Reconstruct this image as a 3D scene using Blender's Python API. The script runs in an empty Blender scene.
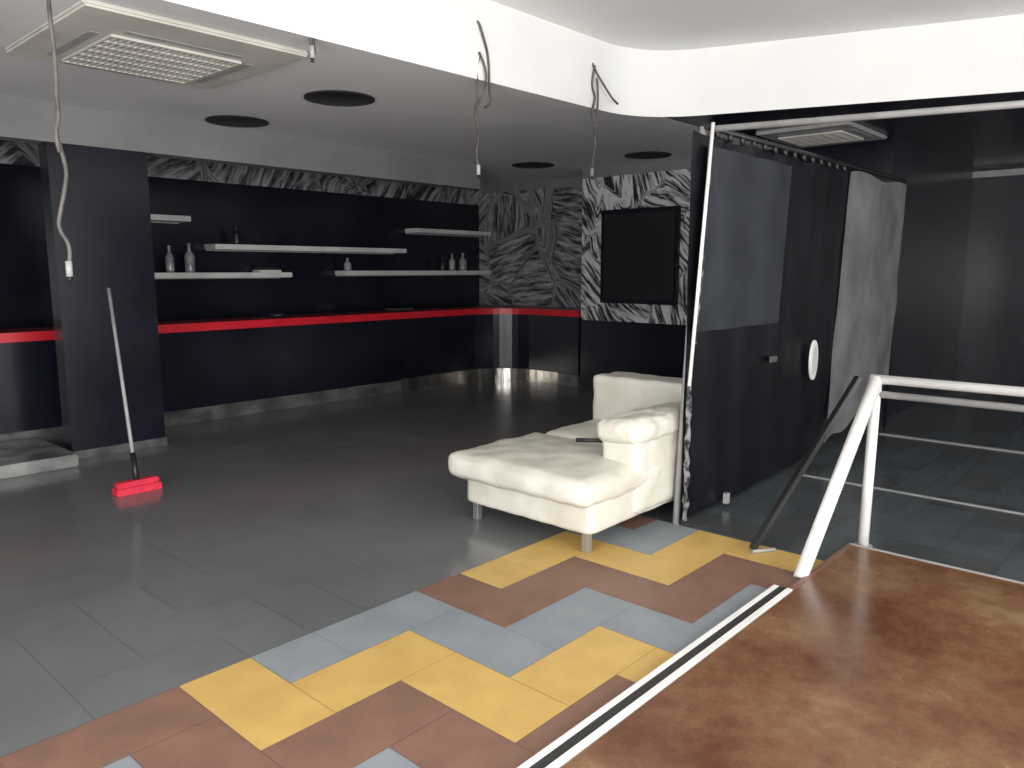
import bpy, bmesh, math, random
from mathutils import Vector, Matrix, noise
random.seed(4)
S=bpy.context.scene
S.view_settings.view_transform='Standard'
ZC=2.92; ZU=3.47

# ------------------------------------------------------------ materials
def mat(name,c1,c2=None,rough=.5,metal=0,scale=3,bump=0,bscale=40,detail=6,stretch=(1,1,1),lo=.35,hi=.65,spec=.5,rot=(0,0,0)):
    m=bpy.data.materials.new(name);m.use_nodes=True
    n=m.node_tree.nodes;l=m.node_tree.links;b=n['Principled BSDF']
    b.inputs['Roughness'].default_value=rough;b.inputs['Metallic'].default_value=metal
    b.inputs['Specular IOR Level'].default_value=spec
    tc=n.new('ShaderNodeTexCoord');mp=n.new('ShaderNodeMapping')
    mp.inputs['Scale'].default_value=stretch;mp.inputs['Rotation'].default_value=rot
    l.new(tc.outputs['Object'],mp.inputs[0])
    c2=c2 or tuple(x*.85 for x in c1)
    t=n.new('ShaderNodeTexNoise');t.inputs['Scale'].default_value=scale;t.inputs['Detail'].default_value=detail
    l.new(mp.outputs[0],t.inputs[0])
    r=n.new('ShaderNodeValToRGB');r.color_ramp.elements[0].position=lo;r.color_ramp.elements[1].position=hi
    r.color_ramp.elements[0].color=(*c1,1);r.color_ramp.elements[1].color=(*c2,1)
    l.new(t.outputs[0],r.inputs[0]);l.new(r.outputs[0],b.inputs['Base Color'])
    if bump:
        t2=n.new('ShaderNodeTexNoise');t2.inputs['Scale'].default_value=bscale;l.new(mp.outputs[0],t2.inputs[0])
        bp=n.new('ShaderNodeBump');bp.inputs['Strength'].default_value=bump;bp.inputs['Distance'].default_value=.01
        l.new(t2.outputs[0],bp.inputs['Height']);l.new(bp.outputs[0],b.inputs['Normal'])
    return m

def brushed(name,axis='X_AXIS',a0=.7,arange=1.5,cell=1.5,lo=.43,hi=.56,c0=(.010,.010,.014),c1=(.66,.66,.67),fine=1.0,warp=.06):
    # wide-brush strokes: patches of parallel streaks, each patch swept in its own direction
    m=bpy.data.materials.new(name);m.use_nodes=True
    n=m.node_tree.nodes;l=m.node_tree.links;b=n['Principled BSDF'];b.inputs['Roughness'].default_value=.5
    tc=n.new('ShaderNodeTexCoord')
    nz=n.new('ShaderNodeTexNoise');nz.inputs['Scale'].default_value=3.5;nz.inputs['Detail'].default_value=1
    l.new(tc.outputs['Object'],nz.inputs[0])
    vm=n.new('ShaderNodeVectorMath');vm.operation='SCALE';vm.inputs['Scale'].default_value=warp
    l.new(nz.outputs['Color'],vm.inputs[0])
    va=n.new('ShaderNodeVectorMath');va.operation='ADD';l.new(tc.outputs['Object'],va.inputs[0]);l.new(vm.outputs[0],va.inputs[1])
    vo=n.new('ShaderNodeTexVoronoi');vo.feature='SMOOTH_F1';vo.inputs['Scale'].default_value=cell;vo.inputs['Smoothness'].default_value=.15
    l.new(va.outputs[0],vo.inputs['Vector'])
    sp=n.new('ShaderNodeSeparateColor');l.new(vo.outputs['Color'],sp.inputs[0])
    ma=n.new('ShaderNodeMath');ma.operation='MULTIPLY_ADD';ma.inputs[1].default_value=arange;ma.inputs[2].default_value=a0-arange/2
    l.new(sp.outputs[0],ma.inputs[0])
    vr=n.new('ShaderNodeVectorRotate');vr.rotation_type=axis
    l.new(va.outputs[0],vr.inputs['Vector']);l.new(ma.outputs[0],vr.inputs['Angle'])
    vr.inputs['Center'].default_value=(8.5,5.4,1.5)
    mp=n.new('ShaderNodeMapping');mp.inputs['Scale'].default_value=(20*fine,20*fine,2.4*fine);l.new(vr.outputs[0],mp.inputs[0])
    t=n.new('ShaderNodeTexNoise');t.inputs['Scale'].default_value=1.0;t.inputs['Detail'].default_value=5;t.inputs['Roughness'].default_value=.62
    l.new(mp.outputs[0],t.inputs[0])
    r=n.new('ShaderNodeValToRGB');r.color_ramp.elements[0].position=lo;r.color_ramp.elements[1].position=hi
    r.color_ramp.elements[0].color=(*c0,1);r.color_ramp.elements[1].color=(*c1,1)
    l.new(t.outputs[0],r.inputs[0]);l.new(r.outputs[0],b.inputs['Base Color'])
    return m

M={}
M['black']=mat('black_paint',(.0055,.006,.012),(.009,.010,.018),rough=.22,scale=2,spec=.4)
M['blackcloth']=mat('black_cloth',(.003,.003,.005),(.007,.007,.010),rough=.38,scale=3,bump=.2,bscale=25,spec=.3)
M['ceilgray']=mat('ceiling_gray_paint',(.60,.60,.61),(.66,.66,.67),rough=.8,scale=1.2)
M['soffit']=mat('soffit_gray_paint',(.16,.16,.165),(.20,.20,.20),rough=.7,scale=1.5)
M['white']=mat('white_plaster',(.78,.78,.77),(.82,.82,.80),rough=.85,scale=1.5,bump=.1)
M['silver']=brushed('silver_brush_strokes')
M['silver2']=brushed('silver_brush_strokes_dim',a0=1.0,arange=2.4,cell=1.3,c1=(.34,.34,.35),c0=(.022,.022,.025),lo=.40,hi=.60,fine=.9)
M['silver3']=brushed('silver_brush_strokes_fine',axis='Y_AXIS',a0=-.7,arange=.9,cell=1.2,c1=(.28,.28,.29),lo=.42,hi=.60)
M['red']=mat('red_laminate',(.62,.015,.03),(.52,.012,.025),rough=.35,scale=4)
M['counter']=mat('dark_red_top',(.35,.02,.03),(.2,.015,.02),rough=.3,scale=4)
M['metal']=mat('scuffed_steel',(.55,.52,.47),(.22,.21,.19),rough=.14,metal=.9,scale=3,stretch=(3,3,.5),bump=.3,bscale=6)
M['kick']=mat('grey_kick',(.17,.17,.165),(.06,.06,.06),rough=.3,metal=.3,scale=5)
M['shelf']=mat('shelf_white',(.62,.62,.6),(.5,.5,.5),rough=.5)
M['gtile']=mat('tile_gray_a',(.122,.127,.131),(.150,.155,.159),rough=.17,scale=1.2,bump=.05,bscale=5)
M['gtile2']=mat('tile_gray_b',(.119,.124,.128),(.147,.152,.156),rough=.19,scale=1.2,bump=.05,bscale=5)
M['gtile3']=mat('tile_gray_c',(.126,.131,.134),(.154,.159,.163),rough=.16,scale=1.2,bump=.05,bscale=5)
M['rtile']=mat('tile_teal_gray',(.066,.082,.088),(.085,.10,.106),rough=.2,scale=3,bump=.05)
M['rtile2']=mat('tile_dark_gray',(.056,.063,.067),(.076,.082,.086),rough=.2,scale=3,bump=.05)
M['yel']=mat('tile_yellow',(.56,.37,.115),(.49,.315,.095),rough=.5,scale=5,bump=.05)
M['blu']=mat('tile_blue_gray',(.200,.228,.25),(.235,.262,.28),rough=.5,scale=5,bump=.05)
M['bro']=mat('tile_brown',(.175,.095,.068),(.215,.12,.084),rough=.5,scale=5,bump=.05)
M['grout']=mat('grout',(.105,.108,.11),rough=.5)
M['strip']=mat('strip_white',(.8,.8,.78),rough=.5)
M['stripk']=mat('strip_black',(.03,.03,.03),rough=.5)
M['leather']=mat('white_leather',(.69,.67,.60),(.58,.56,.48),rough=.42,scale=4,bump=.3,bscale=9)
M['chrome']=mat('brushed_metal',(.5,.5,.5),rough=.35,metal=.8)
M['whitepaint']=mat('white_enamel',(.82,.82,.8),(.7,.7,.68),rough=.4,scale=8)
M['graypaint']=mat('grey_enamel',(.36,.36,.36),(.28,.28,.28),rough=.5,scale=8)
M['mesh']=mat('gray_gauze',(.024,.027,.033),(.034,.038,.045),rough=.4,scale=4,bump=.1,spec=.3)
M['cloth']=mat('gray_cloth',(.12,.12,.125),(.19,.19,.195),rough=.85,scale=3,stretch=(1,1,.7),bump=.5,bscale=10,spec=.1)
M['foil']=mat('torn_silver_edge',(.26,.26,.27),(.02,.02,.02),rough=.4,scale=16,lo=.42,hi=.55)
M['beige']=mat('hvac_beige',(.56,.54,.49),(.47,.45,.41),rough=.6,scale=3)
M['cable']=mat('cable_dark',(.04,.038,.036),(.12,.11,.10),rough=.6,scale=12)
M['hole']=mat('hole_black',(.012,.012,.012),rough=.9)
M['glass']=mat('bottle_glass',(.16,.18,.19),(.32,.34,.34),rough=.12,scale=8)
M['dark']=mat('dark_plastic',(.012,.012,.014),rough=.4)
M['broomred']=mat('broom_red',(.75,.03,.07),(.6,.02,.05),rough=.5,scale=15,bump=.3)
M['kickreflect']=mat('pale_kick_reflection',(.30,.30,.29),(.12,.12,.12),rough=.25,scale=4)  # floor reflection of the bar kick, put into a pale colour

def woodmat():
    m=bpy.data.materials.new('worn_brown_floor');m.use_nodes=True
    n=m.node_tree.nodes;l=m.node_tree.links;b=n['Principled BSDF']
    tc=n.new('ShaderNodeTexCoord')
    t=n.new('ShaderNodeTexNoise');t.inputs['Scale'].default_value=1.3;t.inputs['Detail'].default_value=6
    t2=n.new('ShaderNodeTexNoise');t2.inputs['Scale'].default_value=11;t2.inputs['Detail'].default_value=12;t2.inputs['Roughness'].default_value=.8
    for q in (t,t2):l.new(tc.outputs['Object'],q.inputs[0])
    mx=n.new('ShaderNodeMath');mx.operation='MULTIPLY_ADD';mx.inputs[1].default_value=.6;l.new(t.outputs[0],mx.inputs[0])
    m2=n.new('ShaderNodeMath');m2.operation='MULTIPLY';m2.inputs[1].default_value=.4;l.new(t2.outputs[0],m2.inputs[0]);l.new(m2.outputs[0],mx.inputs[2])
    r=n.new('ShaderNodeValToRGB');e=r.color_ramp.elements
    e[0].position=.40;e[0].color=(.105,.042,.022,1);e[1].position=.62;e[1].color=(.265,.165,.088,1)
    q=e.new(.49);q.color=(.155,.074,.038,1);q=e.new(.545);q.color=(.185,.100,.050,1)
    l.new(mx.outputs[0],r.inputs[0]);l.new(r.outputs[0],b.inputs['Base Color'])
    rr=n.new('ShaderNodeMapRange');rr.inputs[1].default_value=.35;rr.inputs[2].default_value=.65;rr.inputs[3].default_value=.14;rr.inputs[4].default_value=.32
    l.new(t.outputs[0],rr.inputs[0]);l.new(rr.outputs[0],b.inputs['Roughness'])
    bp=n.new('ShaderNodeBump');bp.inputs['Strength'].default_value=.10;bp.inputs['Distance'].default_value=.01
    l.new(t2.outputs[0],bp.inputs['Height']);l.new(bp.outputs[0],b.inputs['Normal'])
    return m
M['wood']=woodmat()

# ------------------------------------------------------------ builder
class B:
    def __init__(s,name): s.name=name;s.bm=bmesh.new();s.ms=[]
    def mi(s,k):
        if k not in s.ms:s.ms.append(k)
        return s.ms.index(k)
    def box(s,x0,x1,y0,y1,z0,z1,k,bev=0):
        r=bmesh.ops.create_cube(s.bm,size=1);vs=r['verts']
        for v in vs:v.co=Vector(((x0+x1)/2+v.co.x*(x1-x0),(y0+y1)/2+v.co.y*(y1-y0),(z0+z1)/2+v.co.z*(z1-z0)))
        fs=list({f for v in vs for f in v.link_faces});i=s.mi(k)
        for f in fs:f.material_index=i
        if bev:
            es=list({e for v in vs for e in v.link_edges})
            r=bmesh.ops.bevel(s.bm,geom=es,offset=bev,segments=2,affect='EDGES')
            for f in r['faces']:f.material_index=i
        return s
    def cyl(s,p,q,r,k,r2=None,seg=16):
        p=Vector(p);q=Vector(q);d=q-p
        rr=bmesh.ops.create_cone(s.bm,cap_ends=True,segments=seg,radius1=r,radius2=r if r2 is None else r2,depth=d.length)
        mt=Matrix.Translation((p+q)/2)@d.to_track_quat('Z','Y').to_matrix().to_4x4()
        bmesh.ops.transform(s.bm,matrix=mt,verts=rr['verts']);i=s.mi(k)
        for f in {f for v in rr['verts'] for f in v.link_faces}:
            f.material_index=i;f.smooth=len(f.verts)==4
        return s
    def poly(s,pts,k):
        f=s.bm.faces.new([s.bm.verts.new(p) for p in pts]);f.material_index=s.mi(k);return f
    def prism(s,xy,z0,z1,k,kside=None):
        b=[s.bm.verts.new((x,y,z0)) for x,y in xy];t=[s.bm.verts.new((x,y,z1)) for x,y in xy]
        i=s.mi(k);j=s.mi(kside or k)
        s.bm.faces.new(t).material_index=i;s.bm.faces.new(b[::-1]).material_index=i
        for a in range(len(xy)):
            c=(a+1)%len(xy);f=s.bm.faces.new((b[a],b[c],t[c],t[a]));f.material_index=j
        return s
    def sheet(s,fn,nu,nv,k,smooth=True):
        g=[[s.bm.verts.new(fn(u/nu,v/nv)) for v in range(nv+1)] for u in range(nu+1)];i=s.mi(k)
        for u in range(nu):
            for v in range(nv):
                f=s.bm.faces.new((g[u][v],g[u+1][v],g[u+1][v+1],g[u][v+1]));f.material_index=i;f.smooth=smooth
        return s
    def lathe(s,cx,cy,prof,k,seg=16):
        s.sheet(lambda u,v:(cx+pr(prof,v)[0]*math.cos(u*2*math.pi),cy+pr(prof,v)[0]*math.sin(u*2*math.pi),pr(prof,v)[1]),seg,len(prof)-1,k);return s
    def done(s,parent=None,fixn=True):
        if fixn:bmesh.ops.recalc_face_normals(s.bm,faces=s.bm.faces)
        me=bpy.data.meshes.new(s.name);s.bm.to_mesh(me);s.bm.free()
        for k in s.ms:me.materials.append(M[k])
        o=bpy.data.objects.new(s.name,me);S.collection.objects.link(o)
        if parent:o.parent=parent
        return o
def pr(p,v):
    return p[min(len(p)-1,int(round(v*(len(p)-1))))]
def empty(name,loc=(0,0,0)):
    o=bpy.data.objects.new(name,None);S.collection.objects.link(o);return o

# ------------------------------------------------------------ floor (herringbone tiles 0.6 x 0.3)
U=.3033;OX=1.2;OY=2.83-2*U
fl=B('floor')
fl.poly([(-3,-3,-.002),(12.2,-3,-.002),(12.2,9.2,-.002),(-3,9.2,-.002)],'grout')
G=.0009
def addtile(x0,y0,x1,y1,key):
    if x1-x0<.01 or y1-y0<.01:return
    fl.poly([(x0+G,y0+G,0),(x1-G,y0+G,0),(x1-G,y1-G,0),(x0+G,y1-G,0)],key)
XE=4.20
for k in range(-40,60):
    for m in range(-60,60):
        for (cx,cy,w,h) in ((k+2*m,k-2*m,1,2),(k+2*m+1,k-2*m,2,1)):
            x0=OX+cx*U;y0=OY+cy*U;x1=x0+w*U;y1=y0+h*U
            if x1<-3 or x0>12.1 or y1<-1.5 or y0>9.1:continue
            g=random.choice(['gtile','gtile','gtile2','gtile3'])
            rt=random.choice(['rtile','rtile','rtile2'])
            col=('yel','blu','bro')[k%3]
            YB=2.83
            addtile(x0,max(y0,YB),x1,y1,g)
            yy0=max(y0,1.43);yy1=min(y1,YB)
            addtile(x0,yy0,min(x1,XE),yy1,col)
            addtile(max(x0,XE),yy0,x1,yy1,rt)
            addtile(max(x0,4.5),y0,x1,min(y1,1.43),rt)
fl.done()
w=B('wooden_platform')
w.box(-3,4.5,-3,1.40,-.003,.022,'wood')
w.box(4.5,4.52,-3,1.42,-.003,.026,'graypaint')
w.done()
t=B('trim_1')
t.box(-3,3.64,1.405,1.432,.0,.028,'strip');t.box(-3,3.64,1.432,1.474,.0,.024,'stripk');t.box(-3,3.64,1.474,1.50,.0,.026,'strip')
t.box(3.64,4.5,1.40,1.43,.0,.024,'bro')
t.done()
t=B('trim_3');t.box(7.93,7.99,-2.9,2.3,0,.008,'graypaint');t.done()
t=B('trim_4');t.box(5.90,5.93,-2.9,2.3,0,.006,'graypaint');t.done()

# ------------------------------------------------------------ room shell
w=B('wall_back')
w.box(-3,9.2,8.9,9.05,0,2.63,'black');w.box(-3,9.2,8.9,9.05,2.63,ZC,'silver3');w.done()
w=B('wall_side')
w.box(9.06,9.2,6.3,8.9,0,2.80,'silver2');w.box(9.06,9.2,6.3,8.9,2.80,ZC,'soffit');w.done()
w=B('wall_right')
w.box(8.46,9.06,4.55,6.37,0,.93,'black');w.box(8.46,9.06,4.55,6.37,.93,2.80,'silver');w.box(8.46,9.06,4.55,6.37,2.80,ZC,'soffit')
w.box(8.46,9.06,2.5,4.55,0,ZC,'black');w.box(9.06,11.9,2.5,2.7,0,ZC,'black');w.done()
w=B('wall_far');w.box(11.9,12.05,-3,2.7,0,ZC,'black');w.done()
t=B('trim_2');t.box(11.84,11.9,-3,2.5,2.80,2.88,'graypaint');t.done()
w=B('wall_left');w.box(-3.15,-3,-3,9.05,0,ZU,'white');w.done()
P0=Vector((-3,4.06));P1=Vector((6.05,3.93));P2=Vector((8.5,-3))
d1=(P0-P1).normalized();d2=(P2-P1).normalized();rr=.55
a=P1+d1*rr;b=P1+d2*rr
arc=[]
for i in range(13):
    s=i/12;q=a*(1-s)**2+P1*2*s*(1-s)+b*s*s;arc.append((q.x,q.y))
edge=[(P0.x,P0.y)]+arc+[(P2.x,P2.y)]
c=B('ceiling_lower')
c.prism(edge[:2]+arc[1:9]+[(9.3,arc[8][1]),(9.3,9.05),(-3,9.05)],ZC,ZC+.05,'ceilgray')
c.prism(arc[8:]+[(P2.x,P2.y),(12.1,-3),(12.1,arc[8][1])],ZC,ZC+.05,'black')
c.done()
c=B('wall_bulkhead')
n=len(edge)
v0=[c.bm.verts.new((x,y,ZC)) for x,y in edge];v1=[c.bm.verts.new((x,y,ZU)) for x,y in edge]
wi=c.mi('white')
for i in range(n-1):
    f=c.bm.faces.new((v0[i],v0[i+1],v1[i+1],v1[i]));f.material_index=wi;f.smooth=1<i<13
bmesh.ops.translate(c.bm,verts=c.bm.verts[:],vec=(-.002,-.002,0))
c.done()
c=B('ceiling');c.box(-3.15,12.1,-3,9.05,ZU,ZU+.08,'white');c.done()
t=B('beam_soffit')
t.box(-3,7.2,7.05,7.25,2.62,ZC,'soffit');t.done()

w=B('column')
w.box(2.24,3.03,7.06,7.25,0.0,2.62,'black');w.box(2.23,3.04,7.05,7.26,.0,.07,'kick');w.done()
w=B('kick_reflection_slab')
w.box(.6,2.20,6.8,7.80,0,.10,'kickreflect',.01);w.done()  # added low slab, its pale colour stands for the kick's floor reflection

# ------------------------------------------------------------ bar
def barprism(b,off,z0,z1,k,depth=.5,side=None):
    yb=7.89-off
    xb=8.44-off;r=.7
    pts=[(-2.9,yb),(xb-r,yb)]
    for i in range(1,13):
        s=i/12*math.pi/2;pts.append((xb-r+r*math.sin(s),yb-r+r*math.cos(s)))
    pts+=[(xb,6.39),(xb+depth,6.39),(xb+depth,yb+depth),(-2.9,yb+depth)]
    b.prism(pts,z0,z1,k,side)
bar=empty('bar_counter')
b=B('bar_front');barprism(b,0,.15,.965,'black',.45);b.done(bar)
b=B('bar_kick');barprism(b,.012,0,.15,'kick',.45);b.done(bar)
b=B('bar_kick_metal')
def kk(u,v):
    yb=7.875;xb=8.425;r=.7
    L1=1.2;La=r*math.pi/2;L2=.45;s=u*(L1+La+L2)
    if s<L1:return (xb-r-L1+s,yb-.004,.0+v*.17)
    s-=L1
    if s<La:
        q=s/r;return (xb-r+(r)*math.sin(q)-.004,yb-r+r*math.cos(q)-.004,v*.17)
    s-=La;return (xb-.004,yb-r-s,v*.17)
b.sheet(kk,50,2,'metal');b.done(bar)
b=B('bar_top');barprism(b,.04,.965,1.05,'counter',.55,'red');b.done(bar)
b=B('ashtray');b.lathe(4.9,8.15,[(0,1.05),(.09,1.05),(.11,1.09),(.1,1.09),(.08,1.06),(0,1.06)],'dark');b.done()
b=B('serving_tray');b.box(6.6,6.95,8.05,8.3,1.05,1.075,'dark',.008);b.box(6.62,6.93,8.07,8.28,1.075,1.085,'metal');b.done()

# shelves
def shelf(x0,x1,z):
    b=B('wall_shelf');b.box(x0,x1,8.62,8.899,z-.03,z+.03,'shelf',.006)
    b.box(x0+.02,x1-.02,8.885,8.8995,z-.045,z-.03,'graypaint')
    b.done()
shelf(3.3,5.42,1.54);shelf(4.42,7.3,1.87);shelf(6.25,9.05,1.56);shelf(7.5,9.05,2.17);shelf(3.2,4.15,2.17)
def bottle(x,y,z,h,r,k='glass'):
    b=B('bottle');b.lathe(x,y,[(0,z),(r,z),(r,z+h*.1),(r,z+h*.55),(r*.85,z+h*.64),(r*.35,z+h*.75),(r*.33,z+h*.95),(r*.4,z+h*.96),(r*.4,z+h),(0,z+h)],k)
    b.done()
bottle(3.93,8.74,1.571,.30,.045);bottle(4.16,8.74,1.571,.33,.055)
bottle(4.75,8.74,1.901,.22,.05,'dark');bottle(6.35,8.74,1.591,.17,.05)
bottle(8.3,8.74,1.591,.26,.05);bottle(8.53,8.74,1.591,.27,.06);bottle(8.1,8.74,1.591,.2,.045,'dark')
b=B('book_stack')
b.box(5.0,5.3,8.68,8.85,1.57,1.60,'shelf');b.box(5.03,5.28,8.69,8.84,1.60,1.63,'dark');b.done()

b=B('wall_tv')
b.box(8.40,8.458,4.87,6.02,1.17,2.37,'black',.01);b.box(8.392,8.40,4.93,5.96,1.23,2.31,'dark')
b.done()

# ------------------------------------------------------------ ceiling devices
def downlight(x,y,r=.27):
    b=B('ceiling_speaker_opening')
    b.lathe(x,y,[(0,ZC-.008),(r*.93,ZC-.008),(r*.93,ZC-.012),(r,ZC-.010),(r,ZC-.0005)],'hole',40)
    b.done()
for q in ((3.73,5.17),(3.67,6.63),(7.66,6.56),(7.9,5.01)):downlight(*q)
def cassette(cx,cy,hx,hy,gx,gy,g,k='beige'):
    b=B('ceiling_air_conditioner')
    b.box(cx-hx,cx+hx,cy-hy,cy+hy,ZC-.035,ZC-.001,k,.012)
    z=ZC-.036
    for s in (-1,1):
        b.box(gx-g*.9,gx+g*.9,gy+s*(g+.08)-.025,gy+s*(g+.08)+.025,z-.003,z,'graypaint')
        b.box(gx+s*(g+.08)-.025,gx+s*(g+.08)+.025,gy-g*.9,gy+g*.9,z-.003,z,'graypaint')
    b.box(gx-g,gx+g,gy-g,gy+g,z-.004,z,'graypaint')
    n=20
    for i in range(n+1):
        x=gx-g+2*g*i/n
        b.box(x-.007,x+.007,gy-g,gy+g,z-.016,z-.003,'beige')
    for i in range(7):
        y=gy-g+2*g*i/6
        b.box(gx-g,gx+g,y-.006,y+.006,z-.018,z-.003,'beige')
    b.done()
cassette(2.2,4.87,.64,.64,2.22,5.0,.38)
cassette(7.83,2.98,.55,.44,7.85,3.0,.3,'graypaint')

# hanging wires
def wire(name,pts,r=.007,extra=None):
    root=empty(name)
    for j,pp in enumerate([pts]+(extra or [])):
        cu=bpy.data.curves.new(name+'_c','CURVE');cu.dimensions='3D';cu.bevel_depth=r;cu.bevel_resolution=2
        sp=cu.splines.new('NURBS');sp.points.add(len(pp)-1)
        for i,p in enumerate(pp):sp.points[i].co=(*p,1)
        sp.use_endpoint_u=True;sp.order_u=3
        o=bpy.data.objects.new('strand_%d'%(j+1),cu);S.collection.objects.link(o);o.parent=root
        cu.materials.append(M['cable'])
    p=pts[-1]
    b=B('connector');b.cyl((p[0],p[1],p[2]-.05),(p[0],p[1],p[2]+.02),.014,'graypaint');b.cyl((p[0],p[1],p[2]-.07),(p[0],p[1],p[2]-.05),.010,'dark');b.done(root)
def jit(x,y,z0,z1,n,a):
    return [(x+(random.uniform(-a,a) if 0<i<n else 0),y-random.uniform(0,a),z0+(z1-z0)*i/n) for i in range(n+1)]
yf=4.0
wire('hanging_cable',jit(2.70,yf,ZU,2.86,6,.02),.010,[jit(2.72,yf,2.98,2.84,3,.02)])
wire('hanging_cable',jit(1.29,3.9,ZU,2.25,8,.02)+jit(1.28,3.9,2.2,1.62,7,.03),.009,[jit(1.28,3.88,2.35,2.12,3,.03)])
wire('hanging_cable',jit(4.03,3.98,3.27,2.32,10,.03),.009,[[(4.03,4.04,3.28),(4.01,3.95,3.33),(4.06,3.94,3.22),(4.13,3.95,3.08),(4.13,3.95,2.86),(4.16,3.95,2.78),(4.09,3.95,2.74)],[(4.03,3.95,3.1),(4.09,3.93,3.0),(4.07,3.93,2.85),(4.02,3.95,2.75)]])
wire('hanging_cable',jit(5.35,3.94,3.25,2.42,10,.03),.009,[[(5.35,3.96,3.3),(5.33,3.9,3.2),(5.43,3.88,3.1),(5.53,3.86,3.0),(5.60,3.86,2.98)],[(5.35,3.9,3.15),(5.39,3.9,3.0),(5.35,3.9,2.8)]])

# ------------------------------------------------------------ sofa (chaise)
sofa=empty('chaise_sofa')
def cush(name,x0,x1,y0,y1,z0,z1,r,bulge=.0,wr=.006,seed=0,n=26):
    bm=bmesh.new();bmesh.ops.create_cube(bm,size=2)
    bmesh.ops.subdivide_edges(bm,edges=bm.edges[:],cuts=n,use_grid_fill=True)
    h=Vector(((x1-x0)/2,(y1-y0)/2,(z1-z0)/2));c0=Vector(((x0+x1)/2,(y0+y1)/2,(z0+z1)/2))
    for v in bm.verts:
        u=v.co.copy();p=Vector((u.x*h.x,u.y*h.y,u.z*h.z))
        q=Vector([max(-(h[i]-r),min(h[i]-r,p[i])) for i in range(3)])
        d=p-q
        if d.length>1e-6:p=q+d.normalized()*r
        p.z+=bulge*(1-u.x**2)*(1-u.y**2)*(1 if u.z>0 else 0)
        if bulge: 
            p.x+=bulge*.5*u.x*(1-u.z**2)*(1-u.y**4);p.y+=bulge*.5*u.y*(1-u.z**2)*(1-u.x**4)
        nz=noise.noise((p+c0)*7+Vector((seed,0,0)))*wr+noise.noise((p+c0)*18+Vector((seed,3,0)))*wr*.5
        v.co=p+c0+(d.normalized() if d.length>1e-6 else Vector((0,0,1)))*nz
    for f in bm.faces:f.smooth=True
    me=bpy.data.meshes.new(name);bm.to_mesh(me);bm.free();me.materials.append(M['leather'])
    o=bpy.data.objects.new(name,me);S.collection.objects.link(o);o.parent=sofa
cush('base',3.38,5.05,2.46,3.46,.11,.32,.03)
cush('seat_cushion_front',3.30,4.20,2.44,3.56,.28,.44,.055,.025,.010,1)
cush('seat_cushion_rear',4.17,4.86,2.66,3.50,.29,.45,.06,.03,.010,2)
cush('side_back',3.80,5.06,2.43,2.70,.14,.62,.04,.0,.008,3)
cush('side_bolster',3.76,4.62,2.42,2.72,.56,.71,.055,.012,.016,4)
cush('end_back',4.80,5.12,2.45,3.50,.14,.80,.035,.0,.008,5)
b=B('sofa_legs')
for x,y in ((3.43,3.40),(3.43,2.52),(4.5,2.52),(5.0,2.52),(5.0,3.40)):
    b.box(x-.022,x+.022,y-.022,y+.022,0,.12,'chrome',.004)
b.done(sofa)
b=B('wooden_stick')
b.cyl((3.92,2.98,.505),(4.18,2.74,.49),.014,'dark',seg=8);b.cyl((4.18,2.74,.49),(4.22,2.71,.488),.018,'dark',seg=8)
b.done()

# ------------------------------------------------------------ curtain partition
part=empty('curtain_partition')
YP=2.36
def blackc(u,v):
    x=4.22+u*2.66;top=2.42-.02*abs(math.sin(u*22));
    xb=4.2+u*2.34
    z=.03+.07*u**3+(top-.03-.07*u**3)*v
    return (xb+(x-xb)*v,YP+.012*math.sin(u*30+v*2)*(0.4+v*.6)+.012*noise.noise(Vector((x*2,z*2,0))),z)
b=B('black_curtain');b.sheet(blackc,110,30,'blackcloth');b.done(part)
def gauze(u,v):
    x=4.36+u*1.24-(1-v)*.1;z=1.22+(1.12)*v
    return (x,YP-.03+.008*math.sin(u*14+v),z)
b=B('gauze_panel');b.sheet(gauze,40,16,'mesh');b.done(part)
def clo(u,v):
    xt=6.86+u*1.54;xb=6.58+u*1.72
    zb=.13+.36*u**1.3+.03*math.sin(u*17);zt=2.43+.02*math.sin(u*9)-.01
    wob=.05*noise.noise(Vector((0,v*6,1)))*(1 if u>.9 else 0)
    return (xb+(xt-xb)*v+wob,YP-.02+.012*math.sin(u*8+v*1.5)+.015*noise.noise(Vector((u*4,v*4,2))),zb+(zt-zb)*v)
b=B('gray_cloth');b.sheet(clo,60,40,'cloth');b.done(part)
def foil(u,v):
    z=.03+v*.98
    return (4.17+u*.06+.02*noise.noise(Vector((v*9,u,0))),YP-.035+.02*noise.noise(Vector((v*12,u*3,5))),z)
b=B('torn_edge');b.sheet(foil,4,40,'foil');b.done(part)
def foil2(u,v):
    z=1.15+v*1.2
    return (4.235+u*.05+v*.1+.02*noise.noise(Vector((v*9,u,9))),YP-.033,z)
b=B('torn_edge_upper');b.sheet(foil2,3,40,'foil');b.done(part)
b=B('frame')
b.cyl((4.17,YP-.05,0.9),(4.35,YP-.05,2.47),.011,'whitepaint')
b.cyl((4.20,YP+.03,0),(4.38,YP+.03,2.46),.02,'graypaint')
b.cyl((4.36,YP,2.455),(8.42,YP,2.47),.018,'dark')
b.cyl((8.42,YP+.03,0),(8.42,YP+.03,2.47),.018,'dark')
for i in range(14):
    x=4.5+i*.17
    b.cyl((x,YP-.006,2.40),(x,YP+.006,2.475),.018,'dark',seg=8)
b.done(part)
b=B('round_white_sign')
b.cyl((0,-.06,0),(0,-.045,0),.16,'whitepaint',seg=40)
b.cyl((0,-.064,0),(0,-.058,0),.11,'shelf',seg=40)
for v in b.bm.verts:v.co=Vector((v.co.x*.5+6.14,v.co.y+YP,v.co.z+.89))
b.done(part)
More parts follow.
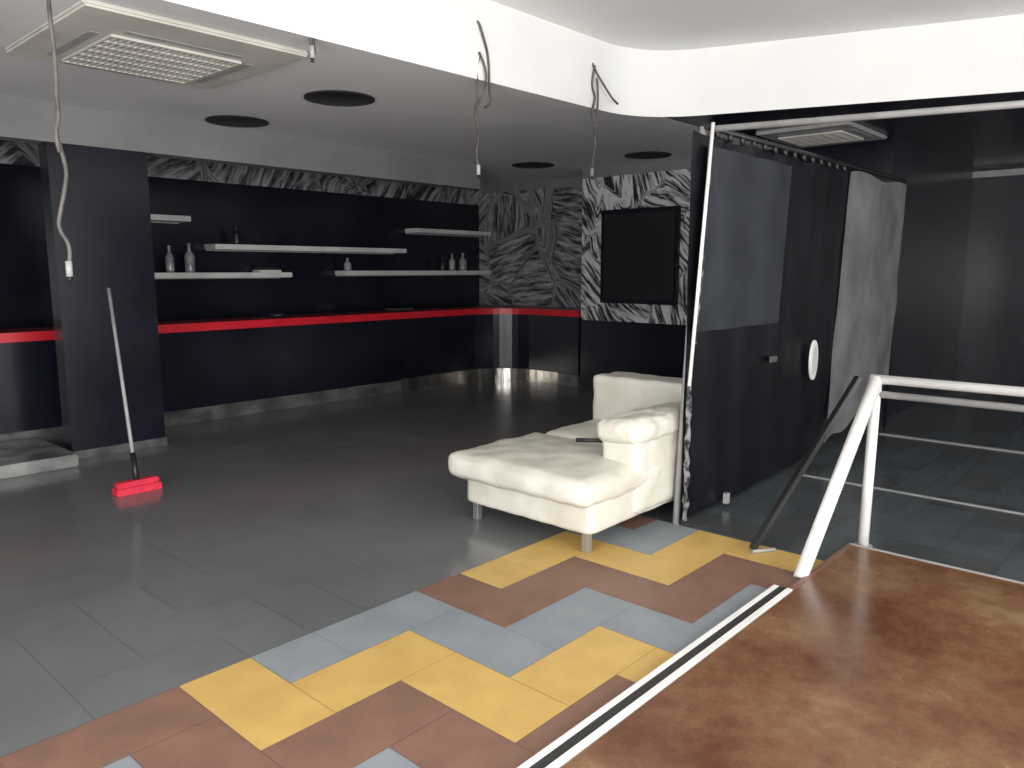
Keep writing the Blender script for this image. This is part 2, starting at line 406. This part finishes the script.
b=B('latch');b.box(5.35,5.45,YP-.05,YP-.035,.94,.98,'kick');b.box(4.72,4.76,YP-.06,YP-.03,.03,.10,'graypaint');b.done(part)
b=B('overhead_pipe')
b.cyl((4.38,YP-.03,2.44),(5.45,-1.55,2.44),.019,'graypaint');b.done()

# ------------------------------------------------------------ railing
b=B('metal_railing')
A=(4.62,1.37,.985)
b.cyl((4.58,1.37,0.0),A,.029,'whitepaint');b.cyl((3.86,1.455,0.0),A,.036,'whitepaint')
b.cyl((4.62,1.40,.985),(4.62,-2.4,.985),.026,'whitepaint');b.cyl((4.62,1.37,.90),(4.62,-2.4,.90),.020,'graypaint')
b.cyl((4.62,-2.3,0),(4.62,-2.3,.985),.03,'whitepaint');b.cyl((4.62,-.6,0.0),(4.62,-.6,.985),.03,'whitepaint')
b.cyl((4.58,1.37,.0),(4.58,1.37,.012),.05,'graypaint')
b.done()
b=B('leaning_black_beam')
p=Vector((4.08,1.82,0.01));q=Vector((4.53,1.44,1.0));d=(q-p).normalized()
b.box(-.024,.024,-.014,.014,0,(q-p).length,'dark',.003)
mt=Matrix.Translation(p)@d.to_track_quat('Z','Y').to_matrix().to_4x4()
bmesh.ops.transform(b.bm,matrix=mt,verts=b.bm.verts[:])
b.cyl((4.04,1.80,.011),(4.16,1.72,.011),.010,'graypaint');b.done()

# ------------------------------------------------------------ broom
b=B('push_broom')
b.box(2.06,2.36,5.64,5.72,.05,.09,'broomred',.01);b.box(2.05,2.37,5.63,5.73,0,.05,'broomred',.004)
b.cyl((2.21,5.68,.07),(2.34,6.28,1.46),.013,'graypaint');b.cyl((2.21,5.68,.07),(2.23,5.77,.27),.02,'dark')
b.done()

# ------------------------------------------------------------ light
wd=bpy.data.worlds.new('world');S.world=wd;wd.use_nodes=True
wd.node_tree.nodes['Background'].inputs[0].default_value=(.94,.96,1,1);wd.node_tree.nodes['Background'].inputs[1].default_value=.9
def area(name,loc,tgt,sx,sy,e,col=(1,1,1)):
    L=bpy.data.lights.new(name,'AREA');L.shape='RECTANGLE';L.size=sx;L.size_y=sy;L.energy=e;L.color=col
    o=bpy.data.objects.new(name,L);S.collection.objects.link(o);o.location=loc
    o.rotation_euler=(Vector(tgt)-Vector(loc)).to_track_quat('-Z','Y').to_euler();return o
area('added_fill_back',(1.5,-2.9,1.5),(3.5,5,2.0),6,2.2,370,(1,.98,.95))  # added soft fill behind the camera, tilted up to brighten the ceiling
area('added_fill_left',(-2.7,1.5,1.3),(5,6.5,2.3),4.0,2.0,380,(.98,.98,1))  # added fill before the closed left wall, brightens the lower ceiling

# ------------------------------------------------------------ camera
cd=bpy.data.cameras.new('camera');cd.sensor_width=36;cd.lens=770/1024*36;cd.clip_start=.02
co=bpy.data.objects.new('camera',cd);S.collection.objects.link(co);co.location=(0,0,1.6)
pitch=math.atan(114/770);yaw=math.atan(703/math.hypot(770,114))
co.rotation_euler=(math.pi/2-pitch,0,yaw-math.pi/2)
S.camera=co
